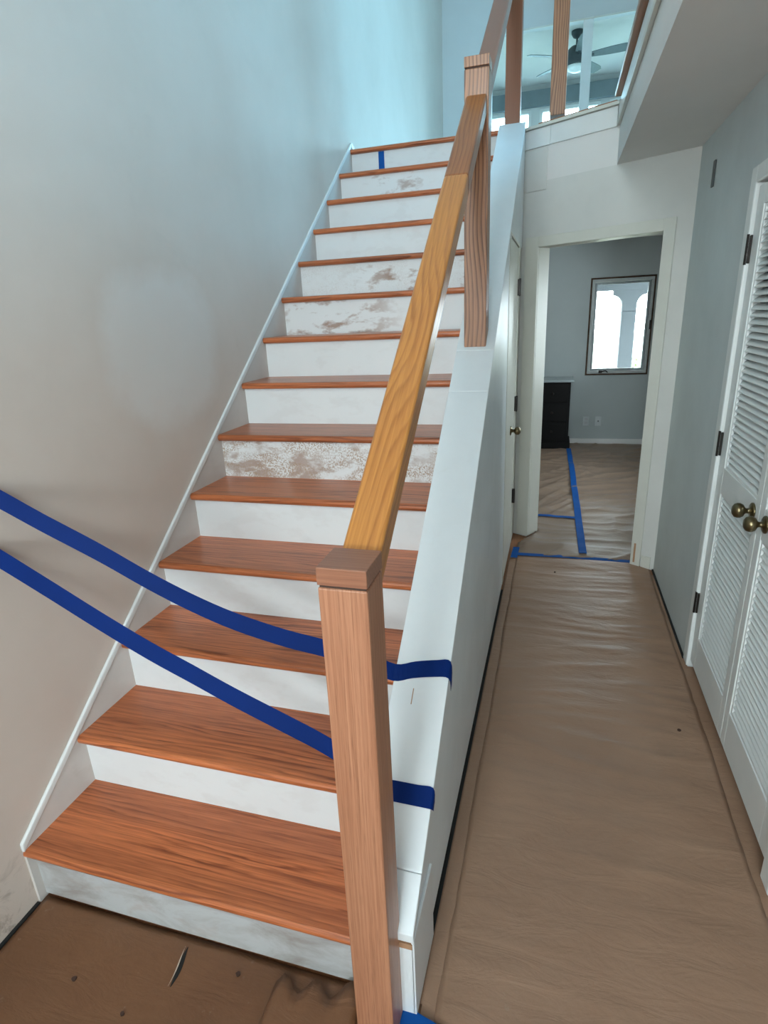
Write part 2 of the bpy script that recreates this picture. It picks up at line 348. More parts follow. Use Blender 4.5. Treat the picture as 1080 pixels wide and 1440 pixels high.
# bedroom shell
BX0, BX1, BY = .15, 3.3, 6.55
struct('wall_bedroom_far', wall_with_holes(1, BY, .14, BX0 - .1, BX1 + .1, 0, 2.35, [(1.735, 2.425, .825, 1.91)]), WALL_BED, 'blue-grey far bedroom wall with the casement window', 'wall')
struct('wall_bedroom_left', MB().box(BX0 - .1, BX0, 3.35, BY, 0, 2.35), WALL_BED, 'blue-grey left bedroom wall', 'wall')
struct('wall_bedroom_right', wall_with_holes(0, BX1, .1, 2.7, BY, 0, 2.35, [(4.15, 5.05, 1.05, 1.95)]), WALL_BED, 'blue-grey right bedroom wall', 'wall')
struct('wall_bedroom_near', MB().box(BX0, 1.06, 3.40, 3.5, 0, 2.35).box(2.10, BX1, 2.70, 2.80, 0, 2.35), WALL_BED, 'bedroom wall sections beside the doorway', 'wall')
struct('ceiling_bedroom', MB().prism([(BX0, 3.45), (1.10, 3.45), tuple(WA + WD * .05 + WN * -.06), tuple(WA + WD * 1.02 + WN * -.06), (BX1, 2.75), (BX1, BY), (BX0, BY)], 2, 2.30, 2.345), CEIL, 'pale bedroom ceiling', 'ceiling')
struct('baseboard_bedroom', MB().box(BX0, BX1, BY - .012, BY, 0.0, .06), WHITE, 'low white baseboard along far bedroom wall', 'baseboard')
# upstairs rooms
struct('wall_upstairs_divider', MB().box(-.6, .55, 6.8, 6.92, Z_UP, Z_TOP).box(.55, 3.4, 6.8, 6.92, 4.46, Z_TOP), WALL_UP, 'grey upstairs dividing wall with wide opening and header beam', 'wall')
struct('trim_1', MB().box(.55, 3.4, 6.788, 6.8, 4.44, 4.455), CREAM, 'thin strip along the underside of the upstairs header beam', 'trim', bevel=.002)
struct('trim_2', MB().box(1.50, 1.60, 6.79, 6.93, Z_UP, 4.46), WHITE, 'slim white upstairs post under the header beam', 'post', bevel=.004)
struct('wall_upstairs_far', wall_with_holes(1, 10.1, .14, -.6, 3.5, Z_UP, Z_TOP, [(-.25, .82, 3.35, 4.6), (.95, 1.86, 3.35, 4.6), (1.99, 3.3, 3.35, 4.6)]), WALL_UP, 'far upstairs wall with a row of bright windows', 'wall')
struct('wall_upstairs_left', MB().box(-.7, -.6, 6.8, 10.2, Z_UP, Z_TOP), WALL_UP, 'left wall of upstairs fan room', 'wall')
struct('trim_3', MB().box(-.6, 3.39, 10.02, 10.1, 4.62, 4.84), paint('valance_grey', rgb(.20, .235, .25), .7, .2), 'dark grey valance band above upstairs windows', 'trim', bevel=.004)

def window(name, label, axis, at, a0, a1, z0, z1, inward, muntin=0, frame=None, fw=.045, glass=None):
    r = empty(name, ((at, (a0 + a1) / 2, z0) if axis == 0 else ((a0 + a1) / 2, at, z0))); M = rel(r.location)
    tag(r, label, 'window', kind='structure'); fm = frame or WHITE
    def bx(mb, p, q, zz0, zz1, d0, d1):
        lo, hi = sorted((at + inward * d0, at + inward * d1))
        return mb.box(lo, hi, p, q, zz0, zz1) if axis == 0 else mb.box(p, q, lo, hi, zz0, zz1)
    for p, q, zz0, zz1 in ((a0, a1, z0, z0 + fw), (a0, a1, z1 - fw, z1), (a0, a0 + fw, z0 + fw, z1 - fw), (a1 - fw, a1, z0 + fw, z1 - fw)):
        bx(MB(), p, q, zz0, zz1, -.09, -.02).build('frame_member', fm, r, M=M, bevel=.003)
    for i in range(muntin):
        c = a0 + (a1 - a0) * (i + 1) / (muntin + 1)
        bx(MB(), c - .015, c + .015, z0 + fw, z1 - fw, -.07, -.03).build('muntin', fm, r, M=M)
    bx(MB(), a0 + fw - .01, a1 - fw + .01, z0 + fw - .01, z1 - fw + .01, -.055, -.049).build('pane', glass or GLASS, r, M=M)
    return r
window('window_2', 'far upstairs window behind the first two posts', 1, 10.1, -.25, .82, 3.35, 4.6, -1, glass=GLASS_F)
window('window_3', 'far upstairs window behind the ceiling fan', 1, 10.1, .95, 1.86, 3.35, 4.6, -1, glass=GLASS_F)
window('window_4', 'far upstairs window right of the slim white post', 1, 10.1, 1.99, 3.3, 3.35, 4.6, -1, 1, glass=GLASS_F)
window('window_5', 'upstairs side window nearer the front wall', 0, 3.4, .5, 1.3, 3.4, 4.6, -1, 1, glass=GLASS_T)
window('window_6', 'wide upstairs side window beside the landing', 0, 3.4, 3.2, 4.6, 3.4, 4.6, -1, 1, glass=GLASS_T)
window('window_7', 'unseen side window added to light the bedroom, on its right wall', 0, 3.3, 4.15, 5.05, 1.05, 1.95, -1, 1)
window('window_8', 'glass of the front entrance behind the camera', 1, -3.4, .6, 1.95, 1.2, 2.1, 1, 2)
window('window_9', 'tall upper foyer window above the front entrance', 1, -3.4, .3, 1.4, 2.9, 4.1, 1, 1)
window('window_10', 'wide unseen window added in the side room to light the stair wall', 0, 3.4, -3.0, -2.3, 1.0, 2.1, -1, 1)

# ================================================================== STAIRCASE
stair = empty('staircase', (0, 0, 0)); tag(stair, 'straight staircase with orange oak treads and scuffed white risers', 'staircase')
def tread_mesh(depth, x1):
    r = .014; prof = [(depth, r), (depth, -r)]
    for i in range(9):
        a = -math.pi / 2 - math.pi * i / 8
        prof.append((r + r * math.cos(a), r * math.sin(a)))
    return MB().prism(prof, 0, .004, x1).mesh('tread')
TM = tread_mesh(RUN + OVER, X_STAIR); TM.materials.append(OAK_TREAD)
for p in TM.polygons: p.use_smooth = False
for n in range(1, 14):
    o = share('tread', TM, stair, Matrix.Translation((0, (n - 1) * RUN, n * RISE)))
TL = tread_mesh(.034, X_STAIR); TL.materials.append(OAK_TREAD)
tag(share('landing_nosing', TL, stair, Matrix.Translation((0, 13 * RUN, 14 * RISE))), 'dark oak nosing at the landing edge')
WORN = {1: riser_mat('riser_grimy_shaded', .35, .3, .5, 0, .95, rgb(.46, .46, .455)), 6: riser_mat('riser_sanded', .85, .4, .7, .9, .1),  # bottom riser: grime, with the stair foot's shade also put into its colour
        9: riser_mat('riser_smeared_left', .95, .28, .40), 10: riser_mat('riser_smeared_right', 1.0, .72, .50, .15), 13: riser_mat('riser_smeared_mid', .7, .38, .26)}
PLAINR = riser_mat('riser_plain', .09, .5, .6)
RMESH = MB().box(.004, X_STAIR, 0, .018, -RISE + .014, -.014).mesh('riser')
for n in range(1, 15):
    me = RMESH.copy(); me.materials.append(WORN.get(n, PLAINR))
    share('riser', me, stair, Matrix.Translation((0, (n - 1) * RUN + OVER, n * RISE)))
# skirt board on the wall (same paint as the wall) and the thin white moulding on top of it
def slope_strip(mb, x0, x1, y0, y1, o0, o1):
    return mb.prism([(y0, SLOPE * y0 + o0), (y1, SLOPE * y1 + o0), (y1, SLOPE * y1 + o1), (y0, SLOPE * y0 + o1)], 0, x0, x1)
MB().prism([(.004, .003), (.06, .003), (3.34, 2.45), (3.34, 2.70), (3.30, SLOPE * 3.30 + .205), (.004, SLOPE * .004 + .203)], 0, 0.0005, .009).build('skirt_board', SKIRT, stair)
m = slope_strip(MB(), 0.0005, .013, .0, 3.33, .203, .230).build('moulding', WHITE, stair, bevel=.004); tag(m, 'thin white moulding along the wall')
MB().prism([(3.33, SLOPE * 3.33 + .203), (3.385, 2.675), (3.385, 2.70), (3.335, SLOPE * 3.33 + .232)], 0, .0005, .014).build('moulding_end', WHITE, stair)

# blue tape stuck on the top riser
P = MB().box(.196, .236, 13 * RUN + OVER - .0014, 13 * RUN + OVER - .0004, 2.495, 2.645)
tag(P.build('tape_piece', TAPE_F), 'short piece of blue tape stuck on the topmost riser', 'tape')

# ================================================================== KNEE WALL
knee = empty('wall_knee', (1.09, 0, 0)); tag(knee, 'sloping white knee wall between staircase and hall', 'wall', kind='structure'); KM = rel(knee.location)
YE = 2.32                                    # end of the wall at the under-stair door
prof = [(.015, .035), (YE, .035), (YE, 1.985), (3.33, 1.985), (3.33, 2.64), (3.20, SLOPE * 3.20 + CAPO - .0245), (.015, SLOPE * .015 + CAPO - .0245)]
MB().prism(prof, 0, X_STAIR + .004, X_KNEE - .004).build('wall_body', KNEEW, knee, M=KM, bevel=.004)
MB().box(X_STAIR + .004, X_KNEE - .022, .19, YE, 0.0, .05).box(X_KNEE - .02, X_KNEE + .003, .205, YE, 0.0, .0045).build('dark_base_gap', BLACKGAP, knee, M=KM)
# cap boards with open joints
for y0, y1 in ((-.012, .085), (.087, 1.365), (1.3675, 1.555), (1.5575, 3.16)):
    slope_strip(MB(), X_STAIR - .004, X_KNEE + .004, y0, y1, CAPO - .024, CAPO).build('cap_board', CAPW, knee, M=KM, bevel=.0025)
tag(slope_strip(MB(), 1.066, 1.0685, .395, .43, CAPO, CAPO + .0006).build('scratch', BARE, knee, M=KM), 'short bare scratch under the upper tape')
MB().box(X_STAIR + .004, X_KNEE + .001, -.004, .015, .004, .235).build('end_board', CAPW, knee, M=KM, bevel=.002)
tag(MB().box(X_STAIR + .01, X_KNEE - .001, -.006, .012, .236, .252).build('bare_edge', BARE, knee, M=KM), 'bare orange wood strip under the cap end')
MB().box(X_KNEE - .004, X_KNEE + .0035, -.004, .20, .004, .262).build('side_board', CAPW, knee, M=KM, bevel=.0015)

# ================================================================== NEWELS, RAILS
PX0, PX1 = 1.036, 1.125; PC = (PX0 + PX1) / 2; PH = (PX1 - PX0) / 2
def newel(name, label, y, z0, z1, mat, capmat, x=PC, group=None, slant=False, cap=True):
    r = empty(name, (x, y, z0)); tag(r, label, 'newel post', group)
    h = z1 - z0; zc = h - .038 if cap else h
    b = MB()
    if slant:      # foot cut to the slope of the cap
        zz = SLOPE * (2 * PH)
        b.hexa([(-PH, 0, 0), (PH, 0, 0), (PH, 2 * PH, zz), (-PH, 2 * PH, zz), (-PH, 0, zc), (PH, 0, zc), (PH, 2 * PH, zc), (-PH, 2 * PH, zc)])
    else: b.box(-PH, PH, 0, 2 * PH, 0, zc)
    b.build('post', mat, r, bevel=.003)
    if cap:
        MB().box(-PH + .003, PH - .003, .003, 2 * PH - .003, zc, zc + .005).build('shadow_groove', flat(name + '_groove', rgb(.06, .03, .02), .8), r)
        t = .006; q = PH + .0005; y0, y1 = -.0005, 2 * PH + .0005
        c = MB().hexa([(-q, y0, zc + .005), (q, y0, zc + .005), (q, y1, zc + .005), (-q, y1, zc + .005), (-q, y0, h - t), (q, y0, h - t), (q, y1, h - t), (-q, y1, h - t)])
        for f in list(c.bm.faces):
            if all(abs(v.co.z - (h - t)) < 1e-6 for v in f.verts):
                g = bmesh.ops.inset_region(c.bm, faces=[f], thickness=.008); 
                for v in f.verts: v.co.z = h
        c.build('post_cap', capmat, r, bevel=.0015)
    return r
newel('newel_post', 'large foreground oak newel post with square cap at stair foot', -.08, 0, 1.218, OAK_POST, OAK_CAP)
newel('newel_post', 'oak newel post with bold wavy grain standing midway on knee wall', 1.57, SLOPE * 1.57 + CAPO + .001, 2.472, OAK_POST2, OAK_POST2, slant=True)
GP = 'posts of the upper balustrade'
newel('newel_post', 'smooth brown post at the top end of knee wall', 3.17, SLOPE * 3.165 + CAPO - .02, 3.72, OAK_POST3, OAK_POST3, group=GP)
newel('newel_post', 'dark grained post beside the ceiling fan on landing edge', 3.235, Z_UP + .031, 3.72, OAK_POST2, OAK_POST2, x=1.337, group=GP)
newel('newel_post', 'orange brown post on the gallery edge above hall ceiling', 2.50, Z_UP + .031, 3.72, OAK_POST3, OAK_POST3, x=X_SLAB + .055, group=GP)

def rail(name, label, pieces, x, w=.076, h=.056):
    y0, z0 = pieces[0][0], pieces[0][1]
    r = empty(name, (x, y0, z0)); tag(r, label, 'handrail')
    for (ya, za, yb, zb, mat, nm) in pieces:
        ang = math.atan2(zb - za, yb - ya); L = math.hypot(yb - ya, zb - za)
        k = -math.tan(ang) * h      # plumb-cut ends
        mb = MB(); hw = w / 2
        # local x along the rail, local y to the left, local z up from the underside; top at z=0
        mb.hexa([(k, -hw, -h), (L + k, -hw, -h), (L + k, hw, -h), (k, hw, -h), (0, -hw, 0), (L, -hw, 0), (L, hw, 0), (0, hw, 0)])
        o = mb.build(nm, mat, r, bevel=.007, seg=3)
        o.matrix_local = Matrix.Translation((0, ya - y0, za - z0)) @ Matrix.Rotation(math.pi / 2, 4, 'Z') @ Matrix.Rotation(-ang, 4, 'Y')
    return r
rail('handrail', 'golden oak handrail with darker spliced end between the two newel posts',
     [(.010, 1.197, 1.110, 2.013, OAK_RAIL, 'rail_section'), (1.1105, 2.0134, 1.569, 2.353, OAK_RAIL2, 'spliced_rail_section')], PC)
rail('handrail', 'brown oak handrail rising from the middle newel to the landing', [(1.660, 2.405, 3.169, 3.53, OAK_POST3, 'rail_section')], PC)
gr = empty('gallery_rail', (PC, 3.2, 3.72)); tag(gr, 'level oak guard rail along the upper landing and gallery', 'handrail')
for a, b in (((PC, 3.21), (1.337, 3.28)), ((1.337, 3.28), (X_SLAB + .055, 3.04)), ((X_SLAB + .055, 3.04), (X_SLAB + .055, -3.38))):
    A3, B3 = Vector((*a, 3.722)), Vector((*b, 3.722)); d = (B3 - A3); L = d.length
    o = MB().box(0, L, -.037, .037, 0, .05).build('rail_section', OAK_RAIL2, gr, bevel=.006)
    o.matrix_local = Matrix.Translation(A3 - Vector(gr.location)) @ Matrix.Rotation(math.atan2(d.y, d.x), 4, 'Z')

# ---- landing edge fascia (angled side) and gallery edge (hall side)
fas = empty('trim_4', (1.4, 3.15, 2.55)); tag(fas, 'white fascia boards along the angled landing edge', 'trim', kind='structure'); FM = rel(fas.location)
for u0, u1 in ((-.055, .147), (.149, cu - .012)):
    MB().wbox(u0, u1, .0005, .013, 2.535, 2.632).build('fascia_board', WHITE, fas, M=FM, bevel=.002)
MB().wbox(-.06, cu, .001, .028, 2.636, 2.652).build('edge_strip', CREAM, fas, M=FM, bevel=.002)
fa2 = empty('trim_5', (X_SLAB, 1, 2.5)); tag(fa2, 'white fascia with oak nosing along the gallery edge', 'trim', kind='structure'); FM = rel(fa2.location)
yy = pR.y - .012
MB().box(X_SLAB - .013, X_SLAB - .0005, -3.38, yy, 2.565, 2.645).build('fascia_board', WHITE, fa2, M=FM, bevel=.002)
MB().box(X_SLAB - .018, X_SLAB - .0005, -3.38, yy, 2.535, 2.562).build('lower_trim', CREAM, fa2, M=FM, bevel=.003)
tag(MB().box(X_SLAB - .040, X_SLAB + .10, -3.38, yy - .03, Z_UP + .002, Z_UP + .030).build('oak_nosing', OAK_FLOOR, fa2, M=FM, bevel=.006), 'dark oak edge of the gallery floor')
MB().wbox(.05, cu - .03, -.10, -.005, Z_UP + .001, Z_UP + .008).build('floor_nosing', OAK_FLOOR, fas, M=rel(fas.location), bevel=.005)
# shallow plaster step left of the doorway head
MB().wbox(-.05, .13, 0.0005, .006, 2.30, 2.53).build('plaster_step', WALL_END, fas, M=rel(fas.location), bevel=.003)

# ================================================================== DOORWAY CASING (bedroom)
cas = empty('trim_6', (1.6, 3.0, 0)); tag(cas, 'white door casing and jambs of the bedroom doorway', 'door casing', kind='structure'); CM = rel(cas.location)
MB().wbox(0.0, UL, .0005, .016, .012, ZD + .062).build('casing', CREAM, cas, M=CM, bevel=.003)
MB().wbox(UR, UR + .062, .0005, .016, .006, ZD + .062).build('casing', CREAM, cas, M=CM, bevel=.003)
MB().wbox(UL, UR, .0005, .016, ZD, ZD + .062).build('casing', CREAM, cas, M=CM, bevel=.003)
MB().wbox(UL - .018, UL, -.125, .0, .012, ZD + .018).build('jamb', CREAM, cas, M=CM, bevel=.002)
MB().wbox(UR, UR + .018, -.125, .0, .006, ZD + .018).build('jamb', CREAM, cas, M=CM, bevel=.002)
MB().wbox(UL, UR, -.125, .0, ZD, ZD + .018).build('jamb', CREAM, cas, M=CM, bevel=.002)
MB().wbox(UR - .0015, UR - .0003, -.07, -.035, 1.36, 1.45).build('strike_plate', BRASS, cas, M=CM)
MB().wbox(UR + .018, UR + .030, .0155, .0172, .03, .16).build('bare_wood_patch', BARE, cas, M=CM)
MB().wbox(UR + .066, UR + .125, .0005, .010, .004, .085).build('plinth_block', CREAM, cas, M=CM, bevel=.002)

# ================================================================== CLOSET LOUVRED DOORS
def hinge(parent, loc, M, tall=.095):
    h = MB().box(-.004, .010, -.016, .016, -tall / 2, tall / 2).build('hinge', DARKMETAL, parent, bevel=.002)
    h.matrix_local = M @ Matrix.Translation(loc)
    k = MB().lathe([(.0062, -tall / 2 - .004), (.0062, tall / 2 + .004)], seg=10).build('hinge_pin', DARKMETAL, h); k.matrix_local = Matrix.Translation((-.006, 0, 0))
    return h
KNOB = None
def knob(parent, M):
    global KNOB
    if KNOB is None:
        KNOB = MB().lathe([(.0285, 0), (.0285, .004), (.024, .007), (.010, .010), (.0085, .020), (.012, .025), (.021, .030), (.0255, .039), (.0255, .047), (.022, .055), (.014, .061), (.004, .063)], seg=28).mesh('knob', True)
        KNOB.materials.append(BRASS)
    return share('knob', KNOB, parent, M)
SLAT = {}
def louvre_door(name, label, y0, y1, hinge_side):
    """leaf in the plane of the right wall; y0<y1; hinge_side +1: hinged at y1"""
    x = X_HALL + .004; r = empty(name, (x, y0, .05)); tag(r, label, 'closet door', kind='structure'); T = .036
    w = y1 - y0; z0, z1 = 0.0, 1.935                        # local
    sh, sm = .078, .046
    a0, a1 = (sm, w - sh) if hinge_side > 0 else (sh, w - sm)
    MB().box(0, T, 0, a0, z0, z1).build('stile', LOUVER, r, bevel=.003)
    MB().box(0, T, a1, w, z0, z1).build('stile', LOUVER, r, bevel=.003)
    for b0, b1 in ((z0, .155), (.825, .930), (1.868, z1)): MB().box(0.0003, T - .0003, a0, a1, b0, b1).build('rail', LOUVER, r, bevel=.002)
    for b0, b1, n in ((.155, .825, 26), (.930, 1.868, 38)):
        bd = MB()      # bead around the louvre panel
        bd.box(.004, .012, a0, a0 + .012, b0, b1).box(.004, .012, a1 - .012, a1, b0, b1)
        bd.box(.0045, .0115, a0, a1, b0, b0 + .010).box(.0045, .0115, a0, a1, b1 - .010, b1)
        bd.build('panel_bead', LOUVER, r, bevel=.0015)
        key = round(a1 - a0, 4)
        if key not in SLAT:
            q = MB(); hw = (a1 - a0) / 2 - .001; th = math.radians(36); L, t = .0170, .0036
            P = []
            for k in range(12):        # rounded slat section, front edge low
                a = 2 * math.pi * k / 12; e = math.copysign(abs(math.cos(a)) ** .7, math.cos(a)) * L; f = math.copysign(abs(math.sin(a)) ** .7, math.sin(a)) * t
                P.append((e * math.cos(th) - f * math.sin(th), e * math.sin(th) + f * math.cos(th)))
            q.prism(P, 1, -hw, hw); me = q.mesh('slat'); me.materials.append(LOUVER); SLAT[key] = me
        p = (b1 - b0 - .012) / n
        for i in range(n):
            share('slat', SLAT[key], r, Matrix.Translation((.0185, (a0 + a1) / 2, b0 + .006 + p * (i + .5))))
    hy = w + .010 if hinge_side > 0 else -.010
    for hz in (.29, 1.01, 1.73): hinge(r, (-.004, hy, hz), Matrix())
    ky = .062 if hinge_side > 0 else w - .070
    knob(r, Matrix.Translation((0, ky, .885)) @ Matrix.Rotation(-math.pi / 2, 4, 'Y'))
    return r
louvre_door('door_1', 'far louvred white closet door with brass knob and dark hinges', 1.142, 1.680, 1)
louvre_door('door_2', 'near louvred closet door cut by the right picture edge', .600, 1.138, -1)
cc = empty('trim_7', (X_HALL, 1.14, 0)); tag(cc, 'narrow white casing around the louvred closet doors', 'door casing', kind='structure'); CM = rel(cc.location)
MB().box(X_HALL - .010, X_HALL + .03, 1.684, 1.752, .012, 2.055).build('casing', LOUVER, cc, M=CM, bevel=.006)
MB().box(X_HALL - .010, X_HALL + .03, .528, .596, .012, 2.055).build('casing', LOUVER, cc, M=CM, bevel=.006)
MB().box(X_HALL - .010, X_HALL + .03, .596, 1.684, 1.995, 2.055).build('casing', LOUVER, cc, M=CM, bevel=.006)
tag(MB().box(X_HALL - .008, X_HALL - .0005, 2.405, 2.437, 2.105, 2.215).build('wall_bracket', GREYMETAL, bevel=.002), 'small dark upright metal strip high on the right hall wall', 'bracket')

# ================================================================== UNDER-STAIR DOOR
us = empty('door_3', (X_KNEE - .03, 2.4, 0)); tag(us, 'narrow cream under-stair door with dark hinges seen edge-on', 'door', kind='structure'); UM = rel(us.location)
MB().box(1.118, 1.150, 2.44, 3.02, .02, 1.965).build('leaf', CREAM, us, M=UM, bevel=.003)
for hz in (.38, 1.02, 1.74):
    h = hinge(us, (1.157 - us.location.x, 3.035 - us.location.y, hz), Matrix()); h.scale = (-1, 1, 1)
knob(us, Matrix.Translation((1.150 - us.location.x, 2.72 - us.location.y, .90)) @ Matrix.Rotation(math.pi / 2, 4, 'Y'))
t8 = empty('trim_8', (1.15, 2.8, 0)); tag(t8, 'cream casing of the under-stair door beside knee wall', 'door casing', kind='structure'); CM = rel(t8.location)
MB().box(1.06, 1.152, YE + .05, YE + .115, .012, 2.03).build('casing', CREAM, t8, M=CM, bevel=.003)
MB().box(1.06, 1.150, 3.06, 3.30, .012, 2.03).build('casing', CREAM, t8, M=CM, bevel=.003)
MB().box(1.06, 1.155, 2.42, 3.06, 1.97, 1.984).build('casing', CREAM, t8, M=CM, bevel=.002)
struct('wall_understair', MB().box(1.02, 1.06, YE, 3.38, 0, 1.98), BLACKGAP, 'dark backing behind the under-stair door', 'wall')
MB().box(1.062, 1.100, YE + .001, YE + .05, .01, 1.98).build('dark_joint', BLACKGAP, knee, M=KM)

# ================================================================== BEDROOM CONTENTS
w1 = empty('window_1', (2.08, BY, .83)); tag(w1, 'bright bedroom casement window with raw unfinished surround', 'window', kind='structure'); WM = rel(w1.location)
def ring(mb, x0, x1, z0, z1, t, y0, y1):
    mb.box(x0, x1, y0, y1, z0, z0 + t).box(x0, x1, y0, y1, z1 - t, z1).box(x0, x0 + t, y0, y1, z0 + t, z1 - t).box(x1 - t, x1, y0, y1, z0 + t, z1 - t); return mb
ring(MB(), 1.737, 2.423, .827, 1.908, .016, BY - .003, BY + .12).build('rough_opening', RAW, w1, M=WM)
ring(MB(), 1.754, 2.406, .844, 1.891, .030, BY - .006, BY + .08).build('frame', ALU, w1, M=WM, bevel=.004)
ring(MB(), 1.786, 2.374, .876, 1.859, .026, BY + .008, BY + .05).build('sash', flat('sash_grey', rgb(.30, .34, .35), .45), w1, M=WM, bevel=.004)
MB().box(1.81, 2.35, BY + .026, BY + .031, .90, 1.835).build('pane', GLASS, w1, M=WM)
MB().tube([(1.90, BY - .01, .866), (1.93, BY - .035, .872), (1.96, BY - .045, .880), (1.985, BY - .045, .862)], .007).build('crank', DARKMETAL, w1, M=WM, smooth=True)
MB().box(1.885, 1.925, BY - .018, BY - .004, .850, .880).build('crank_base', DARKMETAL, w1, M=WM, bevel=.003)
MB().box(2.392, 2.406, BY - .03, BY - .004, 1.33, 1.43).build('sash_lock', DARKMETAL, w1, M=WM, bevel=.003)

dr = empty('dresser', (1.2, 6.35, .006)); tag(dr, 'black dresser with light painted on its top against far bedroom wall', 'dresser'); DM = rel(dr.location)
MB().box(.80, 1.575, 6.175, 6.53, .09, .79).build('body', DARKWOOD, dr, M=DM, bevel=.004)
MB().box(.785, 1.598, 6.155, 6.535, .008, .092).build('plinth', DARKWOOD, dr, M=DM, bevel=.006)
tag(MB().box(.78, 1.605, 6.145, 6.537, .79, .818).build('top', flat('dresser_top_sheen', rgb(.30, .34, .35), .22), dr, M=DM, bevel=.008), 'top edge with reflected light painted pale grey')  # pale grey stands in for light reflected off the black top
for i in range(3):
    z = .12 + i * .222; d = MB().box(.83, 1.545, 6.163, 6.175, z, z + .205).build('drawer', DARKWOOD, dr, M=DM, bevel=.003)
    for kx in (1.0, 1.38):
        k = MB().lathe([(.006, 0), (.006, .012), (.014, .018), (.012, .026), (.003, .028)], seg=12).build('drawer_knob', DARKMETAL, d, smooth=True)
        k.matrix_parent_inverse = Matrix(); k.matrix_local = Matrix.Translation((kx, 6.163, z + .10)) @ Matrix.Rotation(math.pi / 2, 4, 'X')
def outlet(label, x, kind):
    r = empty('wall_outlet', (x, BY, .277)); tag(r, label, 'outlet', 'bedroom wall plates')
    MB().box(-.036, .036, -.007, -.0005, -.058, .058).build('cover_plate', PLASTIC, r, bevel=.003)
    if kind:
        for dz in (-.024, .024):
            MB().box(-.016, .016, -.009, -.007, dz - .014, dz + .014).build('socket', flat('socket_face', rgb(.45, .47, .47), .5), r, bevel=.002)
    else: MB().lathe([(.008, 0), (.008, .006), (.004, .008)], Matrix.Translation((0, -.006, 0)) @ Matrix.Rotation(math.pi / 2, 4, 'X'), 12).build('jack', GREYMETAL, r)
outlet('white twin-socket plate nearer the dresser on bedroom wall', 1.784, 1)
outlet('white single-jack plate under the bedroom window', 1.924, 0)

# outside the bedroom window: porch column, beam, shrubs, ground
struct('ground', MB().box(-25, 30, 6.75, 45, -.5, -.3), GROUND, 'outdoor ground beyond the bedroom window', 'ground')
pc = empty('porch_column', (2.305, 8.0, -.3)); tag(pc, 'pale porch column, darkened in colour, with flared top seen through bedroom window', 'column'); PM = rel(pc.location)
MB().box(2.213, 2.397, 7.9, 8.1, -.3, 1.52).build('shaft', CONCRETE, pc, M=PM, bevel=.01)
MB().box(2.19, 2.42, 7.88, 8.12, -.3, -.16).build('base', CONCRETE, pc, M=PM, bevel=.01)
fl = [(2.213, 1.50)]
for i in range(7): a = math.pi / 2 * i / 6; fl.append((2.213 - .12 * (1 - math.cos(a)), 1.60 + .13 * math.sin(a)))
fr = [(4.61 - x, z) for x, z in reversed(fl)]
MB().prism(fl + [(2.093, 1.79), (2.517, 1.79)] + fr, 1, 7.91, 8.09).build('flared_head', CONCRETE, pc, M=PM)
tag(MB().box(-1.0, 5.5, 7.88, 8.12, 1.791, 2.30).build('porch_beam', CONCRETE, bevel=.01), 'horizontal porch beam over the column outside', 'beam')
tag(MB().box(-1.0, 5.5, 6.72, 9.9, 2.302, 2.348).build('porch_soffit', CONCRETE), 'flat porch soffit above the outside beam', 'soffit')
def shrub(x, y, label, h=.9, n=420):
    r = empty('shrub', (x, y, -.3)); tag(r, label, 'shrub', 'shrubs outside the bedroom window')
    MB().tube([(0, 0, 0), (.02, .02, h * .5), (0, .03, h * .85)], [.03, .02, .008]).build('stem', flat('bark', rgb(.12, .08, .05), .9), r)
    mb = MB()
    for i in range(n):
        a, b, q = random.uniform(0, 6.28), math.acos(random.uniform(-.6, 1)), random.uniform(.5, 1) ** .5
        p = Vector((math.cos(a) * math.sin(b) * q * h * .5, math.sin(a) * math.sin(b) * q * h * .5, h * .58 + math.cos(b) * q * h * .42))
        u = Vector((random.gauss(0, 1), random.gauss(0, 1), random.gauss(0, 1))).normalized(); w = u.orthogonal().normalized(); s = random.uniform(.02, .04)
        v = [mb.bm.verts.new(p + d) for d in (u * s * 1.6, w * s * .7, -u * s * 1.6, -w * s * .7)]; mb.bm.faces.new(v)
    tag(mb.build('foliage', LEAF, r), kind='stuff')
shrub(1.95, 12.5, 'low leafy shrub left of the porch column', .55)
shrub(3.05, 11.5, 'taller leafy shrub right of the porch column', 1.0)

# ================================================================== CEILING FAN upstairs
fy = 8.4; FZ = Z_TOP
fan = empty('ceiling_fan', (1.452, fy, FZ)); tag(fan, 'dark ceiling fan with lit bowl lamp in the upstairs room', 'ceiling fan')
MB().lathe([(.075, 0), (.072, -.03), (.05, -.065), (.02, -.08)][::-1], seg=24).build('canopy', FAN, fan, smooth=True)
MB().lathe([(.013, -.16), (.013, -.07)], seg=12).build('downrod', FAN, fan)
MB().lathe([(.11, -.375), (.13, -.36), (.132, -.25), (.118, -.205), (.07, -.165), (.02, -.15)], seg=28).build('motor', FAN, fan, smooth=True)
MB().lathe([(.002, -.445), (.06, -.435), (.10, -.41), (.116, -.377)], seg=28).build('lamp_bowl', FROST, fan, smooth=True)
for i in range(5):
    a = math.radians(-8 + 72 * i)
    b = MB(); n = 8; L0, L1 = .17, .66
    top = []; bot = []
    for j in range(n + 1):
        t = j / n; w = .045 + .03 * math.sin(min(1, t * 1.15) * math.pi * .55); 
        if j == n: w *= .72
        top.append((L0 + (L1 - L0) * t, w)); bot.append((L0 + (L1 - L0) * t, -w))
    b.prism(top + bot[::-1], 2, -.004, .004)
    o = b.build('blade', BLADE, fan, bevel=.002); o.matrix_local = Matrix.Translation((0, 0, -.28)) @ Matrix.Rotation(a, 4, 'Z') @ Matrix.Rotation(math.radians(-14), 4, 'X')
    k = MB().box(.09, .22, -.018, .018, -.006, .0).build('blade_iron', FAN, o); k.matrix_local = Matrix.Translation((0, 0, -.005))

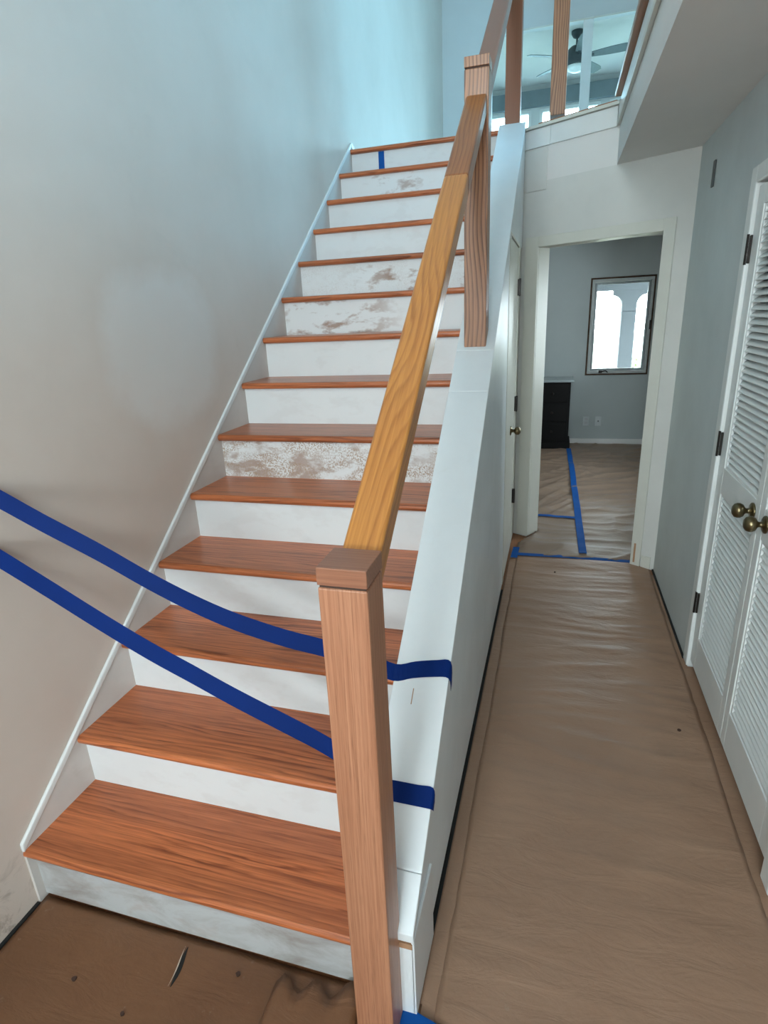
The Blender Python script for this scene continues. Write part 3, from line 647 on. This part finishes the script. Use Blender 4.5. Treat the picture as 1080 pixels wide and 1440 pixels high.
# ================================================================== PAPER ON THE FLOOR
def sheet(name, label, x0, x1, y0, y1, nx, ny, hf, mat, edge=.012, z=.003, rag=.006, seed=0):
    mb = MB(); V = []
    for j in range(ny + 1):
        row = []
        for i in range(nx + 1):
            u, v = i / nx, j / ny; x = x0 + (x1 - x0) * u; y = y0 + (y1 - y0) * v
            if i in (0, nx): x += rag * noise.noise((y * 3, seed, 1.3)) + rag * .4 * noise.noise((y * 15, seed, 2.3))
            if j in (0, ny): y += rag * noise.noise((x * 3, seed, 4.3))
            e = min(min(u, 1 - u) * (x1 - x0), min(v, 1 - v) * (y1 - y0)); f = min(1, e / .05)
            row.append(mb.bm.verts.new((x, y, z + max(0, hf(x, y)) * (.35 + .65 * f))))
        V.append(row)
    for j in range(ny):
        for i in range(nx): mb.bm.faces.new((V[j][i], V[j][i + 1], V[j + 1][i + 1], V[j + 1][i]))
    o = mb.build(name, mat, smooth=True); tag(o, label, 'floor paper')
    m = o.modifiers.new('thickness', 'SOLIDIFY'); m.thickness = .0012; m.offset = 1
    return o
def ridge(v, p=2.0): return (1 - abs(v)) ** p
def hall_h(x, y):
    w = noise.noise((x * 1.3, y * 2.0, 3.1)) * .8
    a = ridge(noise.noise((x * 1.1 + 5, y * 7.5 + w, 0)), 5) * .0065
    b = ridge(noise.noise((x * 2.2 + 9, y * 17 + w * 2, 4)), 4) * .003
    fade = .35 + .65 * min(1, max(0, (y - .2) / 1.2))
    c = noise.noise((x * 3, y * 3, 7)) * .002 + .002
    return (a + b) * fade + c
def bed_h(x, y):
    w = noise.noise((x * 1.5, y * 1.5, 2.1))
    d = (x * .75 + y * .66); e = (x * .66 - y * .75)
    a = ridge(noise.noise((d * 1.3, e * 5 + w * 1.4, 1)), 6) * .018
    b = ridge(noise.noise((x * 1.2 + 4, y * 6 + w, 8)), 5) * .010
    return a + b
def foy_h(x, y): return noise.noise((x * 3, y * 3, 5)) * .003 + .003 + ridge(noise.noise((x * 2 + y * 1.3, y * 4, 9)), 6) * .003
sheet('paper_sheet', 'wrinkled brown paper covering the hall floor', 1.203, 2.035, -3.2, 2.885, 50, 420, hall_h, PAPER, seed=1)
sheet('paper_strip', 'narrow brown paper strip along the foot of knee wall', 1.158, 1.225, -3.2, 2.86, 8, 260, lambda x, y: .0006, PAPER, z=.0012, seed=2)
sheet('paper_strip', 'narrow brown paper strip under the closet doors', 1.985, 2.135, -3.2, 2.70, 8, 150, lambda x, y: .0006, PAPER, z=.0012, rag=.01, seed=3)
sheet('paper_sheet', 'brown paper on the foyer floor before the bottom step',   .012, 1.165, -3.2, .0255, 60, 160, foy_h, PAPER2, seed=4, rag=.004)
def clipped_bed():
    o = sheet('paper_sheet', 'creased brown paper over the bedroom floor beyond the doorway', 1.20, 3.2, 2.86, 6.50, 110, 200, bed_h, PAPER3, z=.004, seed=5)
    bm = bmesh.new(); bm.from_mesh(o.data)
    kill = []
    for v in bm.verts:
        p = Vector((v.co.x, v.co.y)); dd = (p - WA).dot(WN); u = (p - WA).dot(WD)
        if (dd > -.13 and not (UL + .004 < u < UR - .004)) or v.co.y < 2.875: kill.append(v)
    bmesh.ops.delete(bm, geom=kill, context='VERTS'); bm.to_mesh(o.data); bm.free()
clipped_bed()
# torn, curled paper beside the newel foot
fl = MB(); rows = []
for j in range(9):
    t = j / 8; rows.append([])
    for i in range(15):
        s = i / 14; x = .80 + .225 * s; y = -.30 + .30 * t - .03 * (1 - s) * t + .02 * math.sin(s * 17) * t
        z = .011 + .018 * (.3 + .7 * t) * (.5 + .5 * math.sin(s * 15 + .8 * t)) + .012 * t ** 3 * abs(math.sin(s * 6))
        rows[-1].append(fl.bm.verts.new((x, y, max(.008, z))))
for j in range(8):
    for i in range(14): fl.bm.faces.new((rows[j][i], rows[j][i + 1], rows[j + 1][i + 1], rows[j + 1][i]))
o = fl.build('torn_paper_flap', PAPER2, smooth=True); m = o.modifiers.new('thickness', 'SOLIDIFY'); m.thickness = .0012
tag(o, 'torn curled paper edge between bottom riser and newel foot', 'torn paper')
# slit in the foyer paper: a raised lip over a dark gap
sl = MB(); A3, B3 = Vector((.455, -.100, .0115)), Vector((.475, .0, .0115)); A3, B3 = Vector((.536, -.102, .0115)), Vector((.524, -.004, .0115))
d = (B3 - A3).normalized(); n = Vector((d.y, -d.x, 0)); cl = []; wd = []
for i in range(9):
    t = i / 8; cl.append(A3.lerp(B3, t) + n * .002 * math.sin(t * 5)); wd.append(n * (.0006 + .0056 * math.sin(math.pi * t)))
slit = sl.ribbon(cl, wd, [(0, 0, 1)] * 9, .0016).build('paper_slit', BLACKGAP); tag(slit, 'dark slit cut in the foyer paper before the bottom step', 'slit')
lip = MB().ribbon([c - n * .0062 + Vector((0, 0, .002)) for c in cl], [w * .35 + Vector((0, 0, .001)) for w in wd], [(0, 0, 1)] * 9, .001).build('raised_lip', flat('pale_paper_edge', rgb(.55, .45, .36), .7), slit)
for lab, x, y, r in (('small dark paint drip on foyer paper left of the slit', .276, -.149, .0065), ('tiny dark speck on foyer paper nearest the picture foot', .456, -.184, .005), ('small round dark mark on foyer paper right of the slit', .69, -.03, .006), ('dark speck on the hall paper near the closet doors', 1.942, 1.211, .007), ('dark speck on the hall paper before the bedroom doorway', 1.46, 2.62, .006)):
    mb = MB(); prof = [(r * (1 + .3 * noise.noise((k * .9, x * 9, y * 7))) * math.cos(k * .5236), r * (1 + .3 * noise.noise((k * .9, x * 9, y * 7))) * math.sin(k * .5236)) for k in range(12)]
    mb.prism(prof, 2, .0085, .0125); o = mb.build('paint_speck', flat('speck_dark', rgb(.05, .02, .012), .7), M=Matrix.Translation((x, y, 0))); tag(o, lab, 'stain')

# ================================================================== BLUE TAPE
def spline(pts, n):
    out = []
    for i in range(n + 1):
        t = i / n * (len(pts) - 1); k = min(int(t), len(pts) - 2); f = t - k
        p = [Vector(pts[max(0, min(len(pts) - 1, k + q))]) for q in (-1, 0, 1, 2)]
        out.append(.5 * ((2 * p[1]) + (-p[0] + p[2]) * f + (2 * p[0] - 5 * p[1] + 4 * p[2] - p[3]) * f * f + (-p[0] + 3 * p[1] - 3 * p[2] + p[3]) * f ** 3))
    return out
def capz(y): return SLOPE * y + CAPO
def tape(name, label, pts, widths):
    cl = spline(pts, 60); wd = spline(widths, 60); nr = []
    for i, (c, w) in enumerate(zip(cl, wd)):
        t = cl[min(i + 1, 60)] - cl[max(i - 1, 0)]; nr.append(t.cross(w))
    return tag(MB().ribbon(cl, wd, nr).build(name, TAPE, smooth=False), label, 'tape')
V3 = Vector; up = V3((0, .35, 1)).normalized() * .0245; sl_ = V3((0, 1, SLOPE)).normalized() * .0245
yA = .480
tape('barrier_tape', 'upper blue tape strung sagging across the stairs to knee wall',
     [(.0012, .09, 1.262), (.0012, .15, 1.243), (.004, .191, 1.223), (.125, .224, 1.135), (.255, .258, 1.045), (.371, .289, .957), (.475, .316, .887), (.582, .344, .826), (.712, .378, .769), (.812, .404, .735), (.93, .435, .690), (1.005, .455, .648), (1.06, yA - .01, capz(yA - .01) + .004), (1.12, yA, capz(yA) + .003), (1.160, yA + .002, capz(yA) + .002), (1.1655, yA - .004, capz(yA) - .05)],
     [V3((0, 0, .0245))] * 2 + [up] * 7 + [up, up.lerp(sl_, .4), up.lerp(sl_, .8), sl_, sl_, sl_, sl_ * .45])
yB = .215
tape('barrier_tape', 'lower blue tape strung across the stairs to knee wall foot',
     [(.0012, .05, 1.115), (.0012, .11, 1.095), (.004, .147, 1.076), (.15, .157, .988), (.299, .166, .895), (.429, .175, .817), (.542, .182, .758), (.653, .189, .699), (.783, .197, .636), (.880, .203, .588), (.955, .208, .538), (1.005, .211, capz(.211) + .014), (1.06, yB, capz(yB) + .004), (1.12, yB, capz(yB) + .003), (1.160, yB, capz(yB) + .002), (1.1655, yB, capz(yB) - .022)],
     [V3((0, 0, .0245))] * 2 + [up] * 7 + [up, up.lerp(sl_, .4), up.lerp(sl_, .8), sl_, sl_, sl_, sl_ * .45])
def bed_top(x, y): return max(bed_h(x + dx, y + dy) for dx in (-.03, -.015, 0, .015, .03) for dy in (-.03, -.015, 0, .015, .03)) + .0035
def floor_tape(label, pts, w=.024, z=.012, hf=None):
    cl = [V3((x, y, 0)) for x, y in pts]; cl = spline(cl, 30); wd = []
    for i, c in enumerate(cl):
        t = cl[min(i + 1, 30)] - cl[max(i - 1, 0)]; n = V3((t.y, -t.x, 0)).normalized()
        wd.append(n * w); c.z = z + (hf(c.x, c.y) if hf else 0)
    return tag(MB().ribbon(cl, wd, [(0, 0, 1)] * 31, .0008).build('floor_tape', TAPE_F), label, 'tape')
floor_tape('blue floor tape across the hall before the bedroom doorway', [(1.195, 2.872), (1.55, 2.880), (1.935, 2.872)], .022, .006, lambda x, y: .006)
floor_tape('short blue tape tab at the hall corner by under-stair door', [(1.19, 2.80), (1.195, 2.99)], .022, .014)
floor_tape('long blue floor tape running from doorway to the dresser', [(1.640, 2.925), (1.632, 3.6), (1.618, 4.5), (1.606, 5.4), (1.588, 6.13)], .026, .004, bed_top)
floor_tape('blue floor tape crossing from the door jamb to the long tape', [(1.26, 3.66), (1.610, 3.675)], .022, .004, bed_top)
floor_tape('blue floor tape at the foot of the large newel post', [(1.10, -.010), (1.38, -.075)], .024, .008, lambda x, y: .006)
